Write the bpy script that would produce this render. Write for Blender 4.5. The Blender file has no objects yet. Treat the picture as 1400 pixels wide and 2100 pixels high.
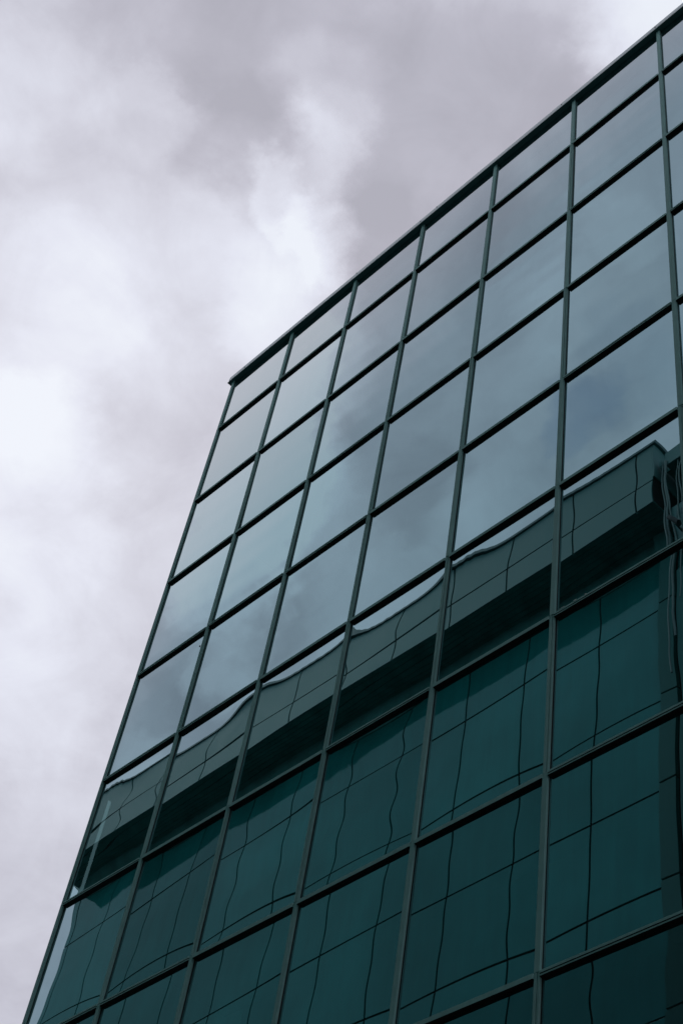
import bpy, bmesh, math, random
from mathutils import Vector, Matrix
random.seed(11)
C = bpy.context.scene.collection
SC = bpy.context.scene

# ------------------------------------------------------------------ measures
W = 1.5                                   # one bay of the curtain wall
EYE = 1.6
CAM = Vector((9.272266, -4.621299, -12.627566))
Z1 = EYE - CAM.z * W                      # height of the first transom
ROWS = [0.0, -1.2300, -2.4600, -3.6925, -4.9090, -6.1400, -7.3600, -8.5820]
while len(ROWS) < 11: ROWS.append(ROWS[-1] - 1.2270)
RZ = [Z1 + r * W for r in ROWS]           # transom heights, top to bottom
ZTOP = Z1 + 0.9046 * W                    # underside of the coping
NB = 8                                    # bays
GY = 0.043                                # glass plane behind the cap faces (y = 0)
LF, LW = 5.4, 6.0                         # opposite building: fascia and wall, in bays
def oy(l): return 2 * GY - l * W          # real y of something seen mirrored at depth l
def oz(z): return Z1 + z * W
def ox(x): return x * W

# ------------------------------------------------------------------ helpers
def obj(name, bm, mats, parent=None, smooth=False, loc=None):
    me = bpy.data.meshes.new(name)
    bm.normal_update(); bm.to_mesh(me); bm.free()
    for m in (mats if isinstance(mats, (list, tuple)) else [mats]): me.materials.append(m)
    if smooth:
        for p in me.polygons: p.use_smooth = True
    o = bpy.data.objects.new(name, me); C.objects.link(o)
    if parent: o.parent = parent
    if loc: o.location = loc
    return o
def box(bm, x0, x1, y0, y1, z0, z1, bev=0.0, mi=0):
    vs = [bm.verts.new((x, y, z)) for x in (x0, x1) for y in (y0, y1) for z in (z0, z1)]
    fs = []
    for q in ((0,1,3,2),(4,6,7,5),(0,4,5,1),(2,3,7,6),(0,2,6,4),(1,5,7,3)):
        f = bm.faces.new([vs[i] for i in q]); f.material_index = mi; fs.append(f)
    if bev > 0:
        es = list({e for f in fs for e in f.edges})
        bmesh.ops.bevel(bm, geom=es, offset=bev, segments=2, profile=0.5, affect='EDGES')
def tube(bm, pts, r, seg=10):
    rings = []
    n = len(pts)
    for i, p in enumerate(pts):
        p = Vector(p); a = Vector(pts[max(i-1,0)]); b = Vector(pts[min(i+1,n-1)])
        t = (b - a).normalized(); u = t.cross(Vector((0.3,1,0.2))).normalized(); v = t.cross(u)
        rings.append([bm.verts.new(p + r*(math.cos(2*math.pi*k/seg)*u + math.sin(2*math.pi*k/seg)*v)) for k in range(seg)])
    for i in range(n-1):
        for k in range(seg):
            bm.faces.new((rings[i][k], rings[i][(k+1)%seg], rings[i+1][(k+1)%seg], rings[i+1][k]))
    bm.faces.new(rings[0][::-1]); bm.faces.new(rings[-1])
def empty(name, loc, label, cat):
    o = bpy.data.objects.new(name, None); C.objects.link(o); o.location = loc
    o['label'] = label; o['category'] = cat
    return o
def NB_(): return bmesh.new()

# ------------------------------------------------------------------ materials
class NT:
    def __init__(s, tree): s.t = tree
    def n(s, typ, **kw):
        nd = s.t.nodes.new(typ)
        for k, v in kw.items(): setattr(nd, k, v)
        return nd
    def l(s, a, b): s.t.links.new(a, b)
    def math(s, op, a, b=None, c=None, clamp=False):
        nd = s.n('ShaderNodeMath', operation=op); nd.use_clamp = clamp
        for i, x in enumerate((a, b, c)):
            if x is None: continue
            if isinstance(x, (int, float)): nd.inputs[i].default_value = x
            else: s.l(x, nd.inputs[i])
        return nd.outputs[0]
    def noise(s, vec, scale, detail=4, rough=0.5, dist=0.0):
        nd = s.n('ShaderNodeTexNoise'); nd.inputs['Scale'].default_value = scale
        nd.inputs['Detail'].default_value = detail; nd.inputs['Roughness'].default_value = rough
        nd.inputs['Distortion'].default_value = dist
        if vec is not None: s.l(vec, nd.inputs['Vector'])
        return nd
    def ramp(s, fac, stops):
        nd = s.n('ShaderNodeValToRGB'); r = nd.color_ramp
        while len(r.elements) < len(stops): r.elements.new(0.5)
        for e, (p, c) in zip(r.elements, stops):
            e.position = p; e.color = (*c, 1) if len(c) == 3 else c
        s.l(fac, nd.inputs[0]); return nd.outputs[0]
    def mix(s, fac, a, b, blend='MIX'):
        nd = s.n('ShaderNodeMix', data_type='RGBA', blend_type=blend)
        if isinstance(fac, (int, float)): nd.inputs[0].default_value = fac
        else: s.l(fac, nd.inputs[0])
        for i, x in ((6, a), (7, b)):
            if isinstance(x, tuple): nd.inputs[i].default_value = (*x, 1)
            else: s.l(x, nd.inputs[i])
        return nd.outputs[2]
def new_mat(name):
    m = bpy.data.materials.new(name); m.use_nodes = True
    t = NT(m.node_tree); t.t.nodes.clear()
    out = t.n('ShaderNodeOutputMaterial')
    return m, t, out
def paint(name, col, rough=0.45, var=0.25, scale=3.0, spec=0.5, metal=0.0, streak=True, bump=0.0, island=0.0):
    m, t, out = new_mat(name)
    tc = t.n('ShaderNodeTexCoord')
    geo = t.n('ShaderNodeNewGeometry')
    a = t.noise(geo.outputs['Position'], scale, 6, 0.6)
    f = a.outputs['Fac']
    if streak:
        mp = t.n('ShaderNodeMapping'); mp.inputs['Scale'].default_value = (9, 9, 0.7)
        t.l(geo.outputs['Position'], mp.inputs['Vector'])
        b = t.noise(mp.outputs[0], 1.6, 5, 0.65)
        f = t.math('MULTIPLY', t.math('ADD', f, b.outputs['Fac']), 0.5)
    lo = tuple(c * (1 - var) for c in col); hi = tuple(min(1, c * (1 + var)) for c in col)
    c = t.ramp(f, [(0.3, lo), (0.7, hi)])
    if island:
        k = t.math('ADD', t.math('MULTIPLY', geo.outputs['Random Per Island'], 2 * island), 1 - island)
        hsv = t.n('ShaderNodeHueSaturation'); t.l(c, hsv.inputs['Color']); t.l(k, hsv.inputs['Value']); c = hsv.outputs[0]
    p = t.n('ShaderNodeBsdfPrincipled')
    t.l(c, p.inputs['Base Color']); p.inputs['Metallic'].default_value = metal
    p.inputs['Specular IOR Level'].default_value = spec
    t.l(t.math('ADD', t.math('MULTIPLY', f, 0.25), rough - 0.12), p.inputs['Roughness'])
    if bump:
        bn = t.n('ShaderNodeBump'); bn.inputs['Strength'].default_value = bump; bn.inputs['Distance'].default_value = 0.01
        t.l(t.noise(geo.outputs['Position'], scale * 12, 4).outputs['Fac'], bn.inputs['Height']); t.l(bn.outputs[0], p.inputs['Normal'])
    t.l(p.outputs[0], out.inputs[0])
    return m

def vdot(t, a, b):
    nd = t.n('ShaderNodeVectorMath', operation='DOT_PRODUCT'); t.l(a, nd.inputs[0]); t.l(b, nd.inputs[1])
    return t.math('ABSOLUTE', nd.outputs['Value'])
def glass_mat(name, dim):
    m, t, out = new_mat(name)
    oi = t.n('ShaderNodeObjectInfo'); geo = t.n('ShaderNodeNewGeometry')
    # slightly different coating from pane to pane
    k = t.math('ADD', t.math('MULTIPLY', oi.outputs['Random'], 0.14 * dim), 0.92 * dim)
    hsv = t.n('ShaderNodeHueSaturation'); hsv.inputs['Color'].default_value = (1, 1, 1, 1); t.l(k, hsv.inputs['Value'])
    # the coating turns brighter and more neutral towards grazing view (measured against the surface normal)
    ct = vdot(t, geo.outputs['Incoming'], geo.outputs['Normal'])
    cr = t.ramp(ct, [(0.05, (0.92, 0.92, 0.93)), (0.28, (0.64, 0.665, 0.685)), (0.355, (0.375, 0.515, 0.555)), (0.46, (0.300, 0.460, 0.498)), (0.70, (0.265, 0.435, 0.480))])
    edge = t.mix(1.0, cr, hsv.outputs[0], 'MULTIPLY')
    p = t.n('ShaderNodeBsdfGlossy'); p.inputs['Roughness'].default_value = 0.0
    t.l(edge, p.inputs['Color'])
    tr = t.n('ShaderNodeBsdfTransparent'); tr.inputs['Color'].default_value = (0.42, 0.78, 0.78, 1)
    mx = t.n('ShaderNodeMixShader'); mx.inputs[0].default_value = 0.86
    t.l(tr.outputs[0], mx.inputs[1]); t.l(p.outputs[0], mx.inputs[2])
    # thin dust film, heavier in old rain runs
    mp = t.n('ShaderNodeMapping'); mp.inputs['Scale'].default_value = (6, 6, 0.5)
    t.l(geo.outputs['Position'], mp.inputs['Vector'])
    d = t.noise(mp.outputs[0], 1.3, 6, 0.7)
    d2 = t.noise(geo.outputs['Position'], 1.1, 4, 0.6)
    f = t.math('MULTIPLY', t.ramp(t.math('MULTIPLY', d.outputs['Fac'], d2.outputs['Fac']), [(0.22, (0, 0, 0)), (0.5, (1, 1, 1))]), 0.032)
    f = t.math('ADD', f, 0.026)
    df = t.n('ShaderNodeBsdfDiffuse'); df.inputs['Color'].default_value = (0.13, 0.31, 0.31, 1)
    m2 = t.n('ShaderNodeMixShader'); t.l(f, m2.inputs[0]); t.l(mx.outputs[0], m2.inputs[1]); t.l(df.outputs[0], m2.inputs[2])
    t.l(m2.outputs[0], out.inputs[0])
    return m
M = {}
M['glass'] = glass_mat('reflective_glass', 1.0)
M['glass_shaded'] = glass_mat('shaded_reflective_glass', 0.84)  # same glass with street shade put into its colour, lower panes
M['glass_deep_shaded'] = glass_mat('deep_shaded_reflective_glass', 0.62)  # same glass again, deeper painted shade for the lowest rows
M['frame'] = paint('teal_grey_frame_paint', (0.220, 0.415, 0.392), 0.58, 0.18, 4.0, 0.15, island=0.10)
M['coping'] = paint('pale_coping_metal', (0.76, 0.82, 0.82), 0.42, 0.10, 3.0, 0.5)
M['gasket_and_shade'] = paint('black_gasket_and_shade', (0.012, 0.014, 0.014), 0.6, 0.2, 8.0, 0.3, streak=False)
M['fascia'] = paint('grey_green_cladding', (0.064, 0.196, 0.184), 0.48, 0.07, 0.8, 0.4)
M['cap'] = paint('dark_parapet_metal', (0.060, 0.135, 0.140), 0.5, 0.1, 1.0, 0.3)
M['soffit'] = paint('dark_soffit_metal', (0.060, 0.240, 0.215), 0.55, 0.3, 2.0, 0.3, streak=False)
M['teal'] = paint('teal_cladding', (0.020, 0.250, 0.228), 0.55, 0.20, 0.55, 0.20, island=0.13)
def spandrel():
    m, t, out = new_mat('teal_spandrel_glass')
    geo = t.n('ShaderNodeNewGeometry')
    a = t.noise(geo.outputs['Position'], 0.5, 3, 0.5)
    mp = t.n('ShaderNodeMapping'); mp.inputs['Scale'].default_value = (5, 5, 0.4); t.l(geo.outputs['Position'], mp.inputs['Vector'])
    b = t.noise(mp.outputs[0], 1.2, 5, 0.6)
    f = t.math('ADD', t.math('MULTIPLY', a.outputs['Fac'], 0.7), t.math('MULTIPLY', b.outputs['Fac'], 0.3))
    c = t.ramp(f, [(0.35, (0.010, 0.150, 0.135)), (0.65, (0.017, 0.225, 0.208))])
    k = t.math('ADD', t.math('MULTIPLY', geo.outputs['Random Per Island'], 0.24), 0.88)
    hsv = t.n('ShaderNodeHueSaturation'); t.l(c, hsv.inputs['Color']); t.l(k, hsv.inputs['Value'])
    p = t.n('ShaderNodeBsdfPrincipled'); t.l(hsv.outputs[0], p.inputs['Base Color'])
    p.inputs['Roughness'].default_value = 0.06; p.inputs['IOR'].default_value = 1.55
    p.inputs['Specular Tint'].default_value = (0.30, 0.95, 0.95, 1)
    bn = t.n('ShaderNodeBump'); bn.inputs['Strength'].default_value = 0.5; bn.inputs['Distance'].default_value = 0.02
    t.l(t.noise(geo.outputs['Position'], 1.1, 2, 0.4).outputs['Fac'], bn.inputs['Height']); t.l(bn.outputs[0], p.inputs['Normal'])
    t.l(p.outputs[0], out.inputs[0])
    return m
M['spandrel'] = spandrel()
M['strip'] = paint('grey_pilaster_cladding', (0.040, 0.165, 0.150), 0.6, 0.1, 1.0, 0.12)
M['dark'] = paint('dark_interior', (0.018, 0.022, 0.022), 0.8, 0.3, 1.0, 0.2, streak=False)
M['pale'] = paint('pale_plaster', (0.75, 0.78, 0.76), 0.7, 0.1, 2.0, 0.3)
M['roof'] = paint('roof_membrane', (0.16, 0.17, 0.17), 0.8, 0.2, 1.0, 0.2, streak=False)
M['cable'] = paint('grey_cable', (0.12, 0.19, 0.18), 0.5, 0.2, 4.0, 0.4, streak=False)
M['white'] = paint('white_paint_splash', (0.80, 0.82, 0.80), 0.6, 0.08, 20.0, 0.3, streak=False)
M['bolt'] = paint('dark_bolt', (0.02, 0.025, 0.025), 0.5, 0.2, 20.0, 0.5, streak=False)
M['asphalt'] = paint('asphalt', (0.05, 0.05, 0.052), 0.85, 0.25, 2.0, 0.3, streak=False, bump=0.4)
M['paving'] = paint('concrete_paving', (0.13, 0.13, 0.127), 0.85, 0.2, 1.2, 0.3, streak=False, bump=0.3)
M['stone'] = paint('plinth_stone', (0.10, 0.11, 0.11), 0.6, 0.2, 2.0, 0.4)

# ------------------------------------------------------------------ the glass building
gb = empty('glass_building', (0, 0, 0), 'dark teal glass building with a square grid of reflective panes under a cloudy sky', 'building')
MW, TH = 0.054, 0.044          # mullion cap width, transom cap height
edges = [ZTOP] + RZ            # row boundaries
rowrng = [(edges[i], edges[i+1]) for i in range(len(edges)-1)]

# panes: each one slightly bowed, rolled and tilted, so that what it mirrors bends
rg = random.Random(5)
WARP = {}   # (col,row): (bow, roller amp, phase, tiltx, tiltz)
for c in range(NB):
    for r in range(len(rowrng)):
        WARP[c, r] = dict(bow=-rg.uniform(0.9, 2.6) * 1e-3, amp=rg.choice((0.3, 1.0, 1.6, 2.2)) * rg.uniform(1.0, 1.5) * 1e-4, ph=rg.uniform(0, 6.28),
                          lam=rg.uniform(0.42, 0.62), tx=rg.gauss(0, 0.0013), tz=rg.gauss(0, 0.0011), tw=rg.gauss(0, 0.6e-3), se=rg.uniform(0, 100))
for c_, b_, t_, h_ in ((0, -0.8e-3, 2.8e-3, -0.30), (1, -0.4e-3, 4.2e-3, 0.42), (2, -0.5e-3, 2.2e-3, -0.05), (3, -0.5e-3, 3.0e-3, 0.0), (4, -0.6e-3, 2.8e-3, -0.38), (5, -0.9e-3, 0.3e-3, 0)):
    WARP[c_, 5].update(bow=b_, top=t_, sh=h_, tz=rg.gauss(0, 0.0004), tx=rg.gauss(0, 0.0007))
WARP[3, 5]['amp'] = 2.4e-4; WARP[0, 5]['amp'] = 2.0e-4; WARP[4, 5]['amp'] = 0.8e-4; WARP[2, 5]['amp'] = 1.2e-4; WARP[5, 5]['amp'] = 1.1e-4
for c_, a_ in ((0, 1.0), (1, 0.5), (2, 1.9), (3, 1.9), (4, 0.35), (5, 0.9)): WARP[c_, 6]['amp'] = a_ * 1.25e-4
for c_, a_ in ((0, 0.4), (1, 0.6), (2, 0.9), (3, 0.8), (4, 0.9), (5, 0.35)): WARP[c_, 7]['amp'] = a_ * 1.25e-4
for c_, q_, u_ in ((0, 2.4e-5, 0.22), (1, 1.4e-5, 0.5), (2, 1.6e-5, 0.6), (3, 2.6e-5, 0.40), (4, 2.2e-5, 0.12), (5, 1.2e-5, 0.3)):
    WARP[c_, 5].update(cr=q_, cu=u_)
def pane(c, r):
    z1, z0 = rowrng[r]
    x0, x1 = c * W + 0.012, (c + 1) * W - 0.012
    z0 += 0.012; z1 -= (0.012 if r else 0.004)
    k = WARP[c, r]
    nx, nz = (56, 84) if r == 5 else (20, 72)
    bm = NB_(); vs = []
    wx, wz = x1 - x0, z1 - z0
    for j in range(nz + 1):
        row = []
        for i in range(nx + 1):
            u, v = i / nx, j / nz
            a, b = 2*u - 1, 2*v - 1
            y = k['bow'] * (1 - a*a) * (1 - b*b)
            y += k['amp'] * math.cos(2*math.pi*v*wz/k['lam'] + k['ph'] + 0.5*a) * (0.75 + 0.25*math.sin(3*u + k['se']))
            y += k.get('top', 0) * max(0.0, (v - 0.66) / 0.34)**2 * math.exp(-(abs(a + k.get('sh', 0)) / 0.80)**4)
            if k.get('cr'): y += k['cr'] * (math.sin(2*math.pi*u*wx/0.115 + 2*math.sin(5*u) + k['se']) + 0.6*math.sin(2*math.pi*u*wx/0.19 - 9*v)) * math.exp(-((u - k['cu'])/0.25)**2) * max(0.0, (v - 0.7)/0.3)
            y += k['tw'] * a * b * 0.5
            y += 0.00012 * math.sin(2.7*u + 3.9*v + k['se'])
            row.append(bm.verts.new((u*wx, y + k['tx']*(u-0.5)*wx + k['tz']*(v-0.5)*wz, v*wz)))
        vs.append(row)
    for j in range(nz):
        for i in range(nx):
            bm.faces.new((vs[j][i], vs[j][i+1], vs[j+1][i+1], vs[j+1][i]))
    return obj('window_pane', bm, M['glass_deep_shaded' if r >= 8 else 'glass_shaded' if (r == 7 and c < 5) or (c, r) in ((3, 6), (1, 6)) else 'glass'], gb, True, (x0, GY, z0))

rs = random.Random(21)
def mullion(c, r):
    z1, z0 = rowrng[r]
    z1 = z1 - TH/2 * 0 + (TH/2 - 0.0025 if r else 0); z0 = z0 + TH/2 + 0.0015
    if r: z1 = edges[r] + TH/2 - 0.002
    xc = c * W; dx = rs.gauss(0, 0.0015); dy = 0.013 + rs.gauss(0, 0.001)
    a, b = xc - MW/2 + dx, xc + MW/2 + dx
    bm = NB_()
    if rs.random() < 0.4:
        s = a + MW * rs.choice((0.36, 0.5, 0.62)); g = 0.0028
        box(bm, a, s - g, dy, 0.06, z0, z1, 0.002)
        box(bm, s + g, b, dy + 0.003, 0.06, z0, z1, 0.002)
        box(bm, s - g, s + g, 0.026, 0.059, z0, z1)
    else:
        box(bm, a, b, dy, 0.06, z0, z1, 0.002)
    # dark glazing gasket along both sides
    box(bm, a - 0.004, a, GY - 0.006, 0.056, z0, z1, 0, 1)
    box(bm, b, b + 0.004, GY - 0.006, 0.056, z0, z1, 0, 1)
    # joint backing
    box(bm, a + 0.006, b - 0.006, 0.022, 0.058, z0 - 0.0045, z0, 0, 1)
    return obj('mullion', bm, [M['frame'], M['gasket_and_shade']], gb)
def transom(c, r):
    z = RZ[r]; dz = rs.gauss(0, 0.0015); dy = 0.0030 + rs.gauss(0, 0.0008)
    x0, x1 = c * W + MW/2 + 0.002, (c + 1) * W - MW/2 - 0.002
    a, b = z - TH/2 + dz, z + TH/2 + dz
    bm = NB_()
    groove = rs.random() < 0.25 or (c, r) in ((5, 1), (5, 3), (5, 5), (1, 3), (5, 7))
    if groove:
        s = a + TH * 0.42; g = 0.0032
        box(bm, x0, x1, dy, 0.058, s + g, b, 0.0016)
        box(bm, x0, x1, dy + 0.003, 0.058, a, s - g, 0.0016)
        box(bm, x0, x1, 0.016, 0.057, s - g, s + g, 0, 1)
    else:
        box(bm, x0, x1, dy, 0.058, a, b, 0.0016)
    bm.normal_update()
    for f in bm.faces:                      # underside faces painted black to stand for their shade
        if f.normal.z < -0.5: f.material_index = 1
    box(bm, x0, x1, GY - 0.009, 0.055, a - 0.004, a, 0, 1)
    box(bm, x0, x1, GY - 0.009, 0.055, b, b + 0.004, 0, 1)
    return obj('transom', bm, [M['frame'], M['gasket_and_shade']], gb)
for r in range(len(rowrng)):
    for c in range(NB): pane(c, r)
    for c in range(NB + 1): mullion(c, r)
    for c in range(NB): transom(c, r)

# coping: front board with an overhang, bolts, and a drip plate lengthened as painted underside shade
XR = 16.5 * W
bm = NB_()
box(bm, -0.060, XR, -0.036, 0.30, ZTOP, ZTOP + 0.108, 0.004)
cop = obj('coping', bm, M['coping'], gb)
bm = NB_(); box(bm, -0.105, XR, -0.034, 0.30, ZTOP - 0.006, ZTOP - 0.0005, 0.001)
obj('drip_plate_shade', bm, M['cap'], cop)
bm = NB_(); box(bm, -0.078, -0.0605, -0.030, 0.28, ZTOP, ZTOP + 0.100, 0.003)
obj('end_cap', bm, M['frame'], cop)
for bx, bz in ((0.34, 0.048), (1.86, 0.09), (3.06, 0.095), (4.49, 0.05), (4.83, 0.088), (7.32, 0.05), (9.0, 0.05)):
    bm = NB_(); bmesh.ops.create_uvsphere(bm, u_segments=10, v_segments=6, radius=0.0085)
    obj('bolt', bm, M['bolt'], cop, True, (bx, -0.038, ZTOP + bz))
# coping joints (the boards meet at small standing seams)
for jx in (1.9, 4.86, 7.9, 10.9):
    bm = NB_(); box(bm, jx, jx + 0.012, -0.0385, 0.30, ZTOP + 0.002, ZTOP + 0.112, 0.0015)
    obj('joint_cover', bm, M['coping'], cop)

# body of the building
D = 11.0
# dark side cladding with a narrow open slot beside the corner, seen faintly through the corner pane
bm = NB_()
box(bm, -0.030, -0.012, 0.062, D, 0.02, Z1 - 9.15)
box(bm, -0.030, -0.012, 0.56, D, Z1 - 9.15, Z1 - 8.87)
box(bm, -0.030, -0.012, 0.062, 0.18, Z1 - 8.87, Z1 - 7.53); box(bm, -0.030, -0.012, 0.235, D, Z1 - 8.87, Z1 - 7.53)
box(bm, -0.030, -0.012, 0.062, D, Z1 - 7.53, ZTOP - 0.021)
obj('side_cladding', bm, M['soffit'], gb)
bm = NB_(); box(bm, -0.03, XR - 0.02, 0.31, D, ZTOP - 0.02, ZTOP + 0.06); obj('roof', bm, M['roof'], gb)
bm = NB_(); box(bm, 0.35, XR - 0.1, 2.6, 2.75, 0.1, ZTOP - 0.03); obj('interior_wall', bm, M['dark'], gb)
for i in range(1, 11, 2):
    bm = NB_(); box(bm, 0.02, NB * W, 0.10, 2.59, RZ[i] - 0.14, RZ[i] + 0.10)
    obj('floor_slab', bm, M['dark'], gb)
bm = NB_(); box(bm, NB * W + 0.034, XR, 0.004, D, 0.02, ZTOP - 0.003); obj('side_wall', bm, M['strip'], gb)
bm = NB_(); box(bm, -0.03, NB * W + 0.033, 0.004, 0.5, 0.02, RZ[-1] - TH/2 - 0.003, 0.006); obj('plinth', bm, M['stone'], gb)
# paint splashes on one transom face
def splash(x, z, w, h, seed):
    q = random.Random(seed); bm = NB_()
    n = 14; vs = []
    for k in range(n):
        a = 2*math.pi*k/n; f = q.uniform(0.6, 1.2)
        vs.append((x + w*f*math.cos(a), z + h*f*math.sin(a)))
    f0 = [bm.verts.new((p[0], -0.0012, p[1])) for p in vs]; f1 = [bm.verts.new((p[0], 0.004, p[1])) for p in vs]
    bm.faces.new(f0)
    for k in range(n): bm.faces.new((f0[k], f1[k], f1[(k+1)%n], f0[(k+1)%n]))
    obj('paint_splash', bm, M['white'], gb)
zt = RZ[5] + TH/2
splash(5*W + 0.28, zt - 0.004, 0.018, 0.006, 1); splash(5*W + 0.40, zt - 0.006, 0.011, 0.006, 2); splash(5*W + 0.13, zt - 0.002, 0.035, 0.002, 3)
bm = NB_(); box(bm, -0.009, 0.009, -0.010, 0.004, -0.012, 0.012, 0.004)
obj('screw', bm, M['bolt'], gb, False, (1*W - MW/2 - 0.006, 0.004, RZ[3] - 0.34))

# ------------------------------------------------------------------ the office building across the passage
ob = empty('office_building', (0, oy(LW), 0), 'teal panelled office building mirrored in the glass, with a pale overhanging top band', 'building')
def oobj(name, bm, mats, parent=None):
    o = obj(name, bm, mats, parent or ob)
    if parent is None: o.location = (0, -oy(LW), 0)
    return o
FX0, FX1 = ox(-11.68), ox(1.72)
WX0, WX1 = ox(-11.60), ox(1.52)
yF, yW = oy(LF), oy(LW)
zP, zM, zB = oz(3.70), oz(2.92), oz(2.46)
G = 0.042                                  # open joint between panels
def panels(name, xs, zs, yfront, thick, mat, parent=None):
    bm = NB_()
    for i in range(len(xs) - 1):
        for j in range(len(zs) - 1):
            box(bm, xs[i] + G/2, xs[i+1] - G/2, yfront - thick, yfront, zs[j] + G/2, zs[j+1] - G/2, 0.003)
    return oobj(name, bm, mat, parent)
fx = [FX0 + 0.032] + [ox(0.30 - 1.12*k) for k in range(11, -1, -1) if ox(0.30 - 1.12*k) > FX0 + 0.3] + [ox(1.42), FX1 - 0.032 + G/2]
panels('fascia', fx, [zB, zM, zP], yF, 0.03, M['fascia'])
# return of the fascia at the right corner, and at the left end
bm = NB_()
DB = 7.0
a, b = zM + 0.12, zP
box(bm, FX1 - 0.03, FX1, yF - DB, yF - 0.001, a + G/2, b - G/2, 0.003)
box(bm, FX0, FX0 + 0.03, yF - DB, yF - 0.001, zB + G/2, b - G/2, 0.003)
oobj('fascia_return', bm, M['fascia'])
bm = NB_(); box(bm, FX0 + 0.04, FX1 - 0.04, yF - DB, yF - 0.05, zB + 0.06, zP - 0.05); oobj('fascia_backing', bm, M['gasket_and_shade'])
bm = NB_(); box(bm, FX0 - 0.05, FX1 + 0.05, yF - DB, yF + 0.05, zP + 0.002, zP + 0.11, 0.008); oobj('parapet_cap', bm, M['cap'])
# soffit of narrow metal boards
bm = NB_()
n = 7
for k in range(n):
    y0 = yF - 0.035 - (yF - yW + 0.0) * (k + 1) / n; y1 = yF - 0.035 - (yF - yW) * k / n
    box(bm, FX0 + 0.02, FX1 - 0.02, y0 + 0.012, y1 - 0.004, zB + 0.03, zB + 0.05, 0.003)
oobj('soffit', bm, M['soffit'])
bm = NB_(); box(bm, WX0, WX1, yW - 0.06, yW + 0.004, zB - 0.36, zB + 0.03); oobj('soffit_trim', bm, M['soffit'])
# teal wall
wx = [WX0] + [ox(0.22 - 1.165*k) for k in range(10, -1, -1)] + [ox(1.29)]
wz = [oz(1.24), oz(-0.36), oz(-1.66), oz(-3.0), oz(-4.42)]
while wz[-1] > 2.6: wz.append(wz[-1] - 1.38*W)
wz = wz[::-1]
panels('wall', wx, [0.1] + [z for z in wz if z > 0.5] + [zB - 0.37], yW, 0.03, M['spandrel'])
bm = NB_(); box(bm, WX0 + 0.02, WX1, yW - 0.10, yW - 0.035, 0.1, zB - 0.02); oobj('wall_backing', bm, M['gasket_and_shade'])
bm = NB_(); box(bm, WX0 + 0.01, ox(1.50), yW - DB, yW - 0.11, 0.05, zB + 0.025); oobj('core', bm, M['teal'])
# pilaster strip at the right end
panels('pilaster', [ox(1.30), ox(1.57)], [0.1] + [z + 0.02 for z in wz if z > 0.5] + [zB + 0.02], oy(5.9), 0.10, M['strip'])
bm = NB_(); box(bm, FX0 + 0.1, FX1 - 0.1, yF - DB, yF - 0.1, zP - 0.04, zP + 0.0); oobj('roof', bm, M['roof'])
# lower wing at the right: eaves band, dark recess, cables, pale box and lamp
yE = oy(5.47)
bm = NB_(); box(bm, ox(1.86), ox(12), yE - 0.30, yE, oz(3.19), oz(3.41), 0.01); oobj('eaves_band', bm, M['fascia'])
bm = NB_(); tube(bm, [(ox(1.76), yE - 0.10, oz(3.28)), (ox(1.80), yE - 0.10, oz(3.28))], 0.13, 14); oobj('bracket', bm, M['fascia'])
bm = NB_(); box(bm, ox(1.58), ox(12), oy(7.6), oy(7.4), 0.05, oz(3.3)); oobj('recess_wall', bm, M['soffit'])
bm = NB_(); box(bm, ox(1.74), ox(12), oy(7.4) + 0.004, yE - 0.31, oz(3.30), oz(3.38)); oobj('wing_roof', bm, M['soffit'])
rc = random.Random(3)
for k, (cx, cr, zb) in enumerate(((1.80, 0.018, -0.6), (1.845, 0.028, 0.0), (2.03, 0.014, 1.5), (2.12, 0.014, 1.2), (1.91, 0.016, 0.6))):
    pts = []
    zt = 3.26
    for i in range(26):
        q = i / 25
        pts.append((ox(cx + 0.03*math.sin(5*q + k) + 0.045*q + rc.gauss(0, 0.003)), yE - 0.02 + 0.04*math.sin(3*q + 2*k), oz(zt + (zb - zt)*q)))
    bm = NB_(); tube(bm, pts, cr, 8); oobj('cable', bm, M['cable'])
bm = NB_(); box(bm, ox(1.915), ox(4.2), yE - 0.30, yE - 0.05, oz(1.45), oz(2.27), 0.012); oobj('service_box', bm, M['fascia'])
bm = NB_(); tube(bm, [(ox(1.985), yE + 0.16, oz(1.87)), (ox(2.03), yE + 0.15, oz(1.81)), (ox(2.10), yE + 0.12, oz(1.72))], 0.052, 14)
box(bm, ox(2.03), ox(2.05), yE - 0.055, yE + 0.11, oz(1.745), oz(1.775), 0.004)
oobj('floodlight', bm, M['bolt'])
bm = NB_()
for k in range(4): box(bm, ox(2.0 + 0.035*k), ox(2.018 + 0.035*k), yE - 0.049, yE - 0.044, oz(1.98 + 0.012*k), oz(2.10 + 0.012*k))
oobj('vent_slots', bm, M['cap'])
bm = NB_(); box(bm, ox(1.90), ox(12), yE - 0.9, yE - 0.06, 0.05, oz(1.1), 0.01); oobj('wing_wall', bm, M['strip'])

# ------------------------------------------------------------------ ground
bm = NB_(); bmesh.ops.create_grid(bm, x_segments=2, y_segments=2, size=900)
g = obj('ground', bm, M['asphalt']); g['kind'] = 'structure'
bm = NB_(); box(bm, -40, 60, -2.0, -0.02, -0.3, 0.12, 0.015)
g = obj('pavement', bm, M['paving']); g['kind'] = 'structure'

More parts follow.
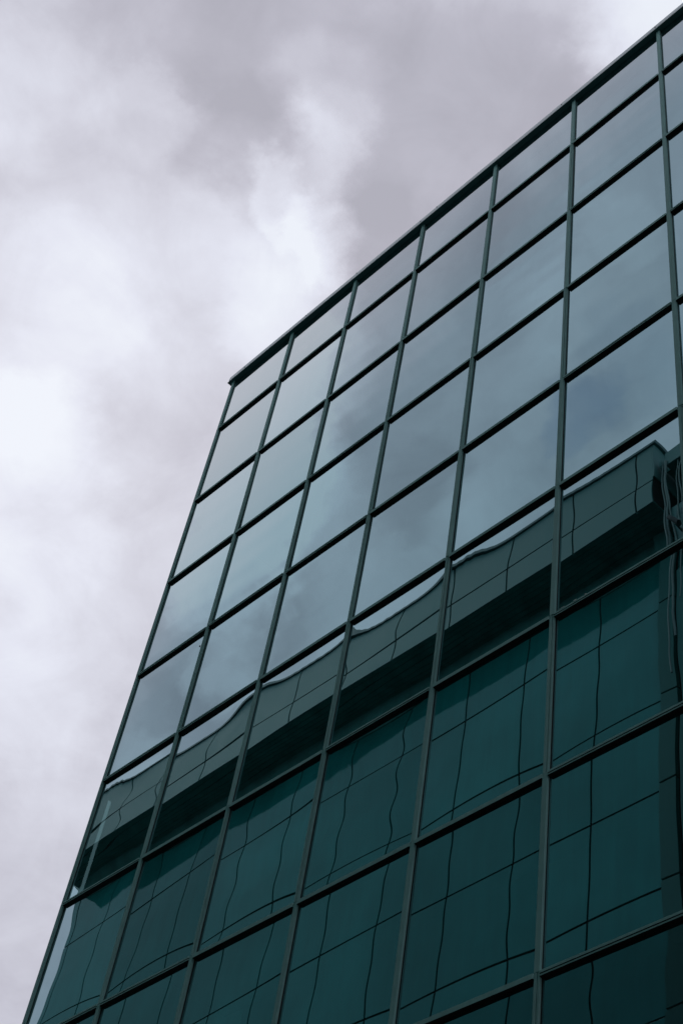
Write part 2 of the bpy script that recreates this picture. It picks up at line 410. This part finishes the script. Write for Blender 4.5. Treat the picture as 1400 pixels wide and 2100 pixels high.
# ------------------------------------------------------------------ camera
R = Vector((0.6859082, 0.7150796, 0.1348744)); U = Vector((0.4871799, -0.5889313, 0.6448377)); F = Vector((-0.5405420, 0.3765914, 0.7523252))
FPX = 3064.087
cam = bpy.data.cameras.new('camera'); co = bpy.data.objects.new('camera', cam); C.objects.link(co)
mw = Matrix.Identity(4)
for i in range(3): mw[i][0], mw[i][1], mw[i][2] = R[i], U[i], -F[i]
mw[0][3], mw[1][3], mw[2][3] = CAM.x * W, CAM.y * W, EYE
co.matrix_world = mw
cam.sensor_fit = 'VERTICAL'; cam.sensor_height = 36.0; cam.lens = FPX / 2100 * 36.0
cam.clip_end = 5000; cam.clip_start = 0.05
SC.camera = co
def sky_dir(u, v, mirrored=False):
    d = (F + R * ((u - 700) / FPX) + U * ((1050 - v) / FPX)).normalized()
    if mirrored: d.y = -d.y
    return d

# ------------------------------------------------------------------ sky: broken overcast cloud over a clear sky
wd = bpy.data.worlds.new('World'); SC.world = wd; wd.use_nodes = True
t = NT(wd.node_tree); t.t.nodes.clear()
out = t.n('ShaderNodeOutputWorld')
SUN = sky_dir(60, 820)
el = math.asin(SUN.z); az = math.atan2(SUN.x, SUN.y)
sky = t.n('ShaderNodeTexSky', sky_type='NISHITA'); sky.sun_disc = False
sky.sun_elevation = el; sky.sun_rotation = az
bg1 = t.n('ShaderNodeBackground'); bg1.inputs[1].default_value = 0.13; t.l(sky.outputs[0], bg1.inputs[0])
tc = t.n('ShaderNodeTexCoord'); D0 = tc.outputs['Generated']
def vmath(op, a, b=None, scale=None):
    nd = t.n('ShaderNodeVectorMath', operation=op)
    for i, x in enumerate((a, b)):
        if x is None: continue
        if isinstance(x, (tuple, Vector)): nd.inputs[i].default_value = tuple(x)
        else: t.l(x, nd.inputs[i])
    if scale is not None: nd.inputs['Scale'].default_value = scale
    return nd
# cloud deck coordinates (direction projected on a flat layer)
sep = t.n('ShaderNodeSeparateXYZ'); t.l(D0, sep.inputs[0])
zc = t.math('MAXIMUM', sep.outputs[2], 0.06)
cmb = t.n('ShaderNodeCombineXYZ')
t.l(t.math('DIVIDE', sep.outputs[0], zc), cmb.inputs[0]); t.l(t.math('DIVIDE', sep.outputs[1], zc), cmb.inputs[1])
deck = cmb.outputs[0]
w1 = t.noise(deck, 4.0, 3, 0.5)
warp = vmath('SCALE', vmath('SUBTRACT', w1.outputs['Color'], (0.5, 0.5, 0.5)).outputs[0], scale=0.11)
w2 = t.noise(deck, 11.0, 8, 0.62)
warp2 = vmath('SCALE', vmath('SUBTRACT', w2.outputs['Color'], (0.5, 0.5, 0.5)).outputs[0], scale=0.075)
DW = vmath('NORMALIZE', vmath('ADD', vmath('ADD', D0, warp.outputs[0]).outputs[0], warp2.outputs[0]).outputs[0]).outputs[0]
def blob(u, v, r, wgt, mirrored=False):
    d = sky_dir(u, v, mirrored)
    dt = vmath('DOT_PRODUCT', DW, d).outputs['Value']
    mr = t.n('ShaderNodeMapRange', interpolation_type='SMOOTHERSTEP')
    ang = 1.7 * r / FPX
    mr.inputs[1].default_value = math.cos(ang); mr.inputs[2].default_value = 1.0
    mr.inputs[3].default_value = 0; mr.inputs[4].default_value = wgt
    t.l(dt, mr.inputs[0]); return mr.outputs[0]
SKYB = [  # darker and brighter masses of cloud
 (330, 60, 240, -.28), (620, 60, 190, -.24), (900, 320, 240, -.38), (800, 560, 130, -.18), (1060, 120, 160, -.12), (500, 290, 110, -.22),
 (60, 500, 130, -.10), (250, 380, 110, -.10), (60, 1800, 220, -.05), (20, 2020, 200, -.08), (300, 760, 140, -.12), (230, 1200, 150, -.10),
 (640, 480, 62, .36), (545, 420, 40, .14), (700, 280, 70, .14), (695, 180, 100, .28), (560, 410, 55, .22), (655, 340, 75, .26), (50, 200, 130, .20), (300, 225, 80, .22), (60, 690, 170, .22),
 (20, 1020, 190, .34), (320, 560, 190, .20), (1300, 60, 130, .52), (60, 1420, 150, .22), (560, 620, 120, .24), (100, 60, 90, .12), (230, 860, 150, .16), (260, 1150, 120, .10)]
MIRB = [
 (1210, 900, 95, -.12), (1330, 730, 120, -.06), (1290, 470, 70, .12), (1060, 830, 100, .08), (1180, 690, 90, .10), (850, 1010, 80, -.16), (1050, 560, 110, -.12),
 (930, 480, 130, -.10), (490, 830, 140, .72), (440, 1100, 130, .58), (560, 1000, 110, .30), (620, 720, 110, .32), (700, 900, 80, -.06), (470, 1320, 60, .16),
 (350, 1420, 70, -.16), (440, 1430, 60, -.12), (300, 1560, 70, .14), (1000, 1060, 90, .14), (820, 1200, 110, .16), (560, 1260, 60, -.12), (640, 1120, 70, .10),
 (1280, 170, 120, -.08), (1100, 360, 90, -.05), (760, 640, 110, .0)]
acc = None
for b in SKYB:
    x = blob(*b); acc = x if acc is None else t.math('ADD', acc, x)
for b in MIRB:
    acc = t.math('ADD', acc, blob(*b, mirrored=True))
n1 = t.noise(deck, 3.2, 7, 0.52, 0.3); n2 = t.noise(deck, 7.0, 8, 0.60, 0.5)
tex = t.math('ADD', t.math('MULTIPLY', t.math('SUBTRACT', n1.outputs['Fac'], 0.5), 0.34), t.math('MULTIPLY', t.math('SUBTRACT', n2.outputs['Fac'], 0.5), 0.40))
n3 = t.noise(D0, 15.0, 9, 0.62, 0.7)
tex = t.math('ADD', tex, t.math('MULTIPLY', t.math('SUBTRACT', n3.outputs['Fac'], 0.5), 0.44))
# the half of the sky behind the camera is a thicker, greyer layer
back = t.n('ShaderNodeMapRange'); back.inputs[1].default_value = 0.15; back.inputs[2].default_value = -0.25
back.inputs[3].default_value = 0.0; back.inputs[4].default_value = -0.06; t.l(sep.outputs[1], back.inputs[0])
lum = t.math('ADD', t.math('ADD', t.math('ADD', acc, tex), back.outputs[0]), 0.52)
cl = t.ramp(lum, [(0.0, (0.43, 0.425, 0.49)), (0.25, (0.505, 0.499, 0.575)), (0.52, (0.635, 0.638, 0.725)), (0.8, (0.76, 0.78, 0.88)), (1.0, (0.845, 0.88, 0.955))])
bg2 = t.n('ShaderNodeBackground'); bg2.inputs[1].default_value = 1.0; t.l(cl, bg2.inputs[0])
# thin spots where the blue shows through
hole = t.math('ADD', blob(1220, 890, 55, 0.28, True), blob(1320, 800, 100, 0.12, True))
hole = t.math('ADD', hole, blob(690, 1400, 70, 0.3, True))
cover = t.math('SUBTRACT', 0.97, hole, clamp=True)
mx = t.n('ShaderNodeMixShader'); t.l(cover, mx.inputs[0]); t.l(bg1.outputs[0], mx.inputs[1]); t.l(bg2.outputs[0], mx.inputs[2])
t.l(mx.outputs[0], out.inputs[0])
wd.cycles.sampling_method = 'MANUAL'; wd.cycles.sample_map_resolution = 512

sl = bpy.data.lights.new('sun', 'SUN'); sl.energy = 0.6; sl.angle = math.radians(25); sl.color = (1.0, 0.96, 0.92)
so = bpy.data.objects.new('sun', sl); C.objects.link(so)
so.rotation_euler = (-SUN).to_track_quat('-Z', 'Y').to_euler()

# ------------------------------------------------------------------ output
SC.view_settings.view_transform = 'Standard'; SC.view_settings.look = 'None'
SC.view_settings.exposure = 0.0; SC.view_settings.gamma = 1.0
SC.render.engine = 'CYCLES'
SC.cycles.max_bounces = 8; SC.cycles.glossy_bounces = 6; SC.cycles.transparent_max_bounces = 8
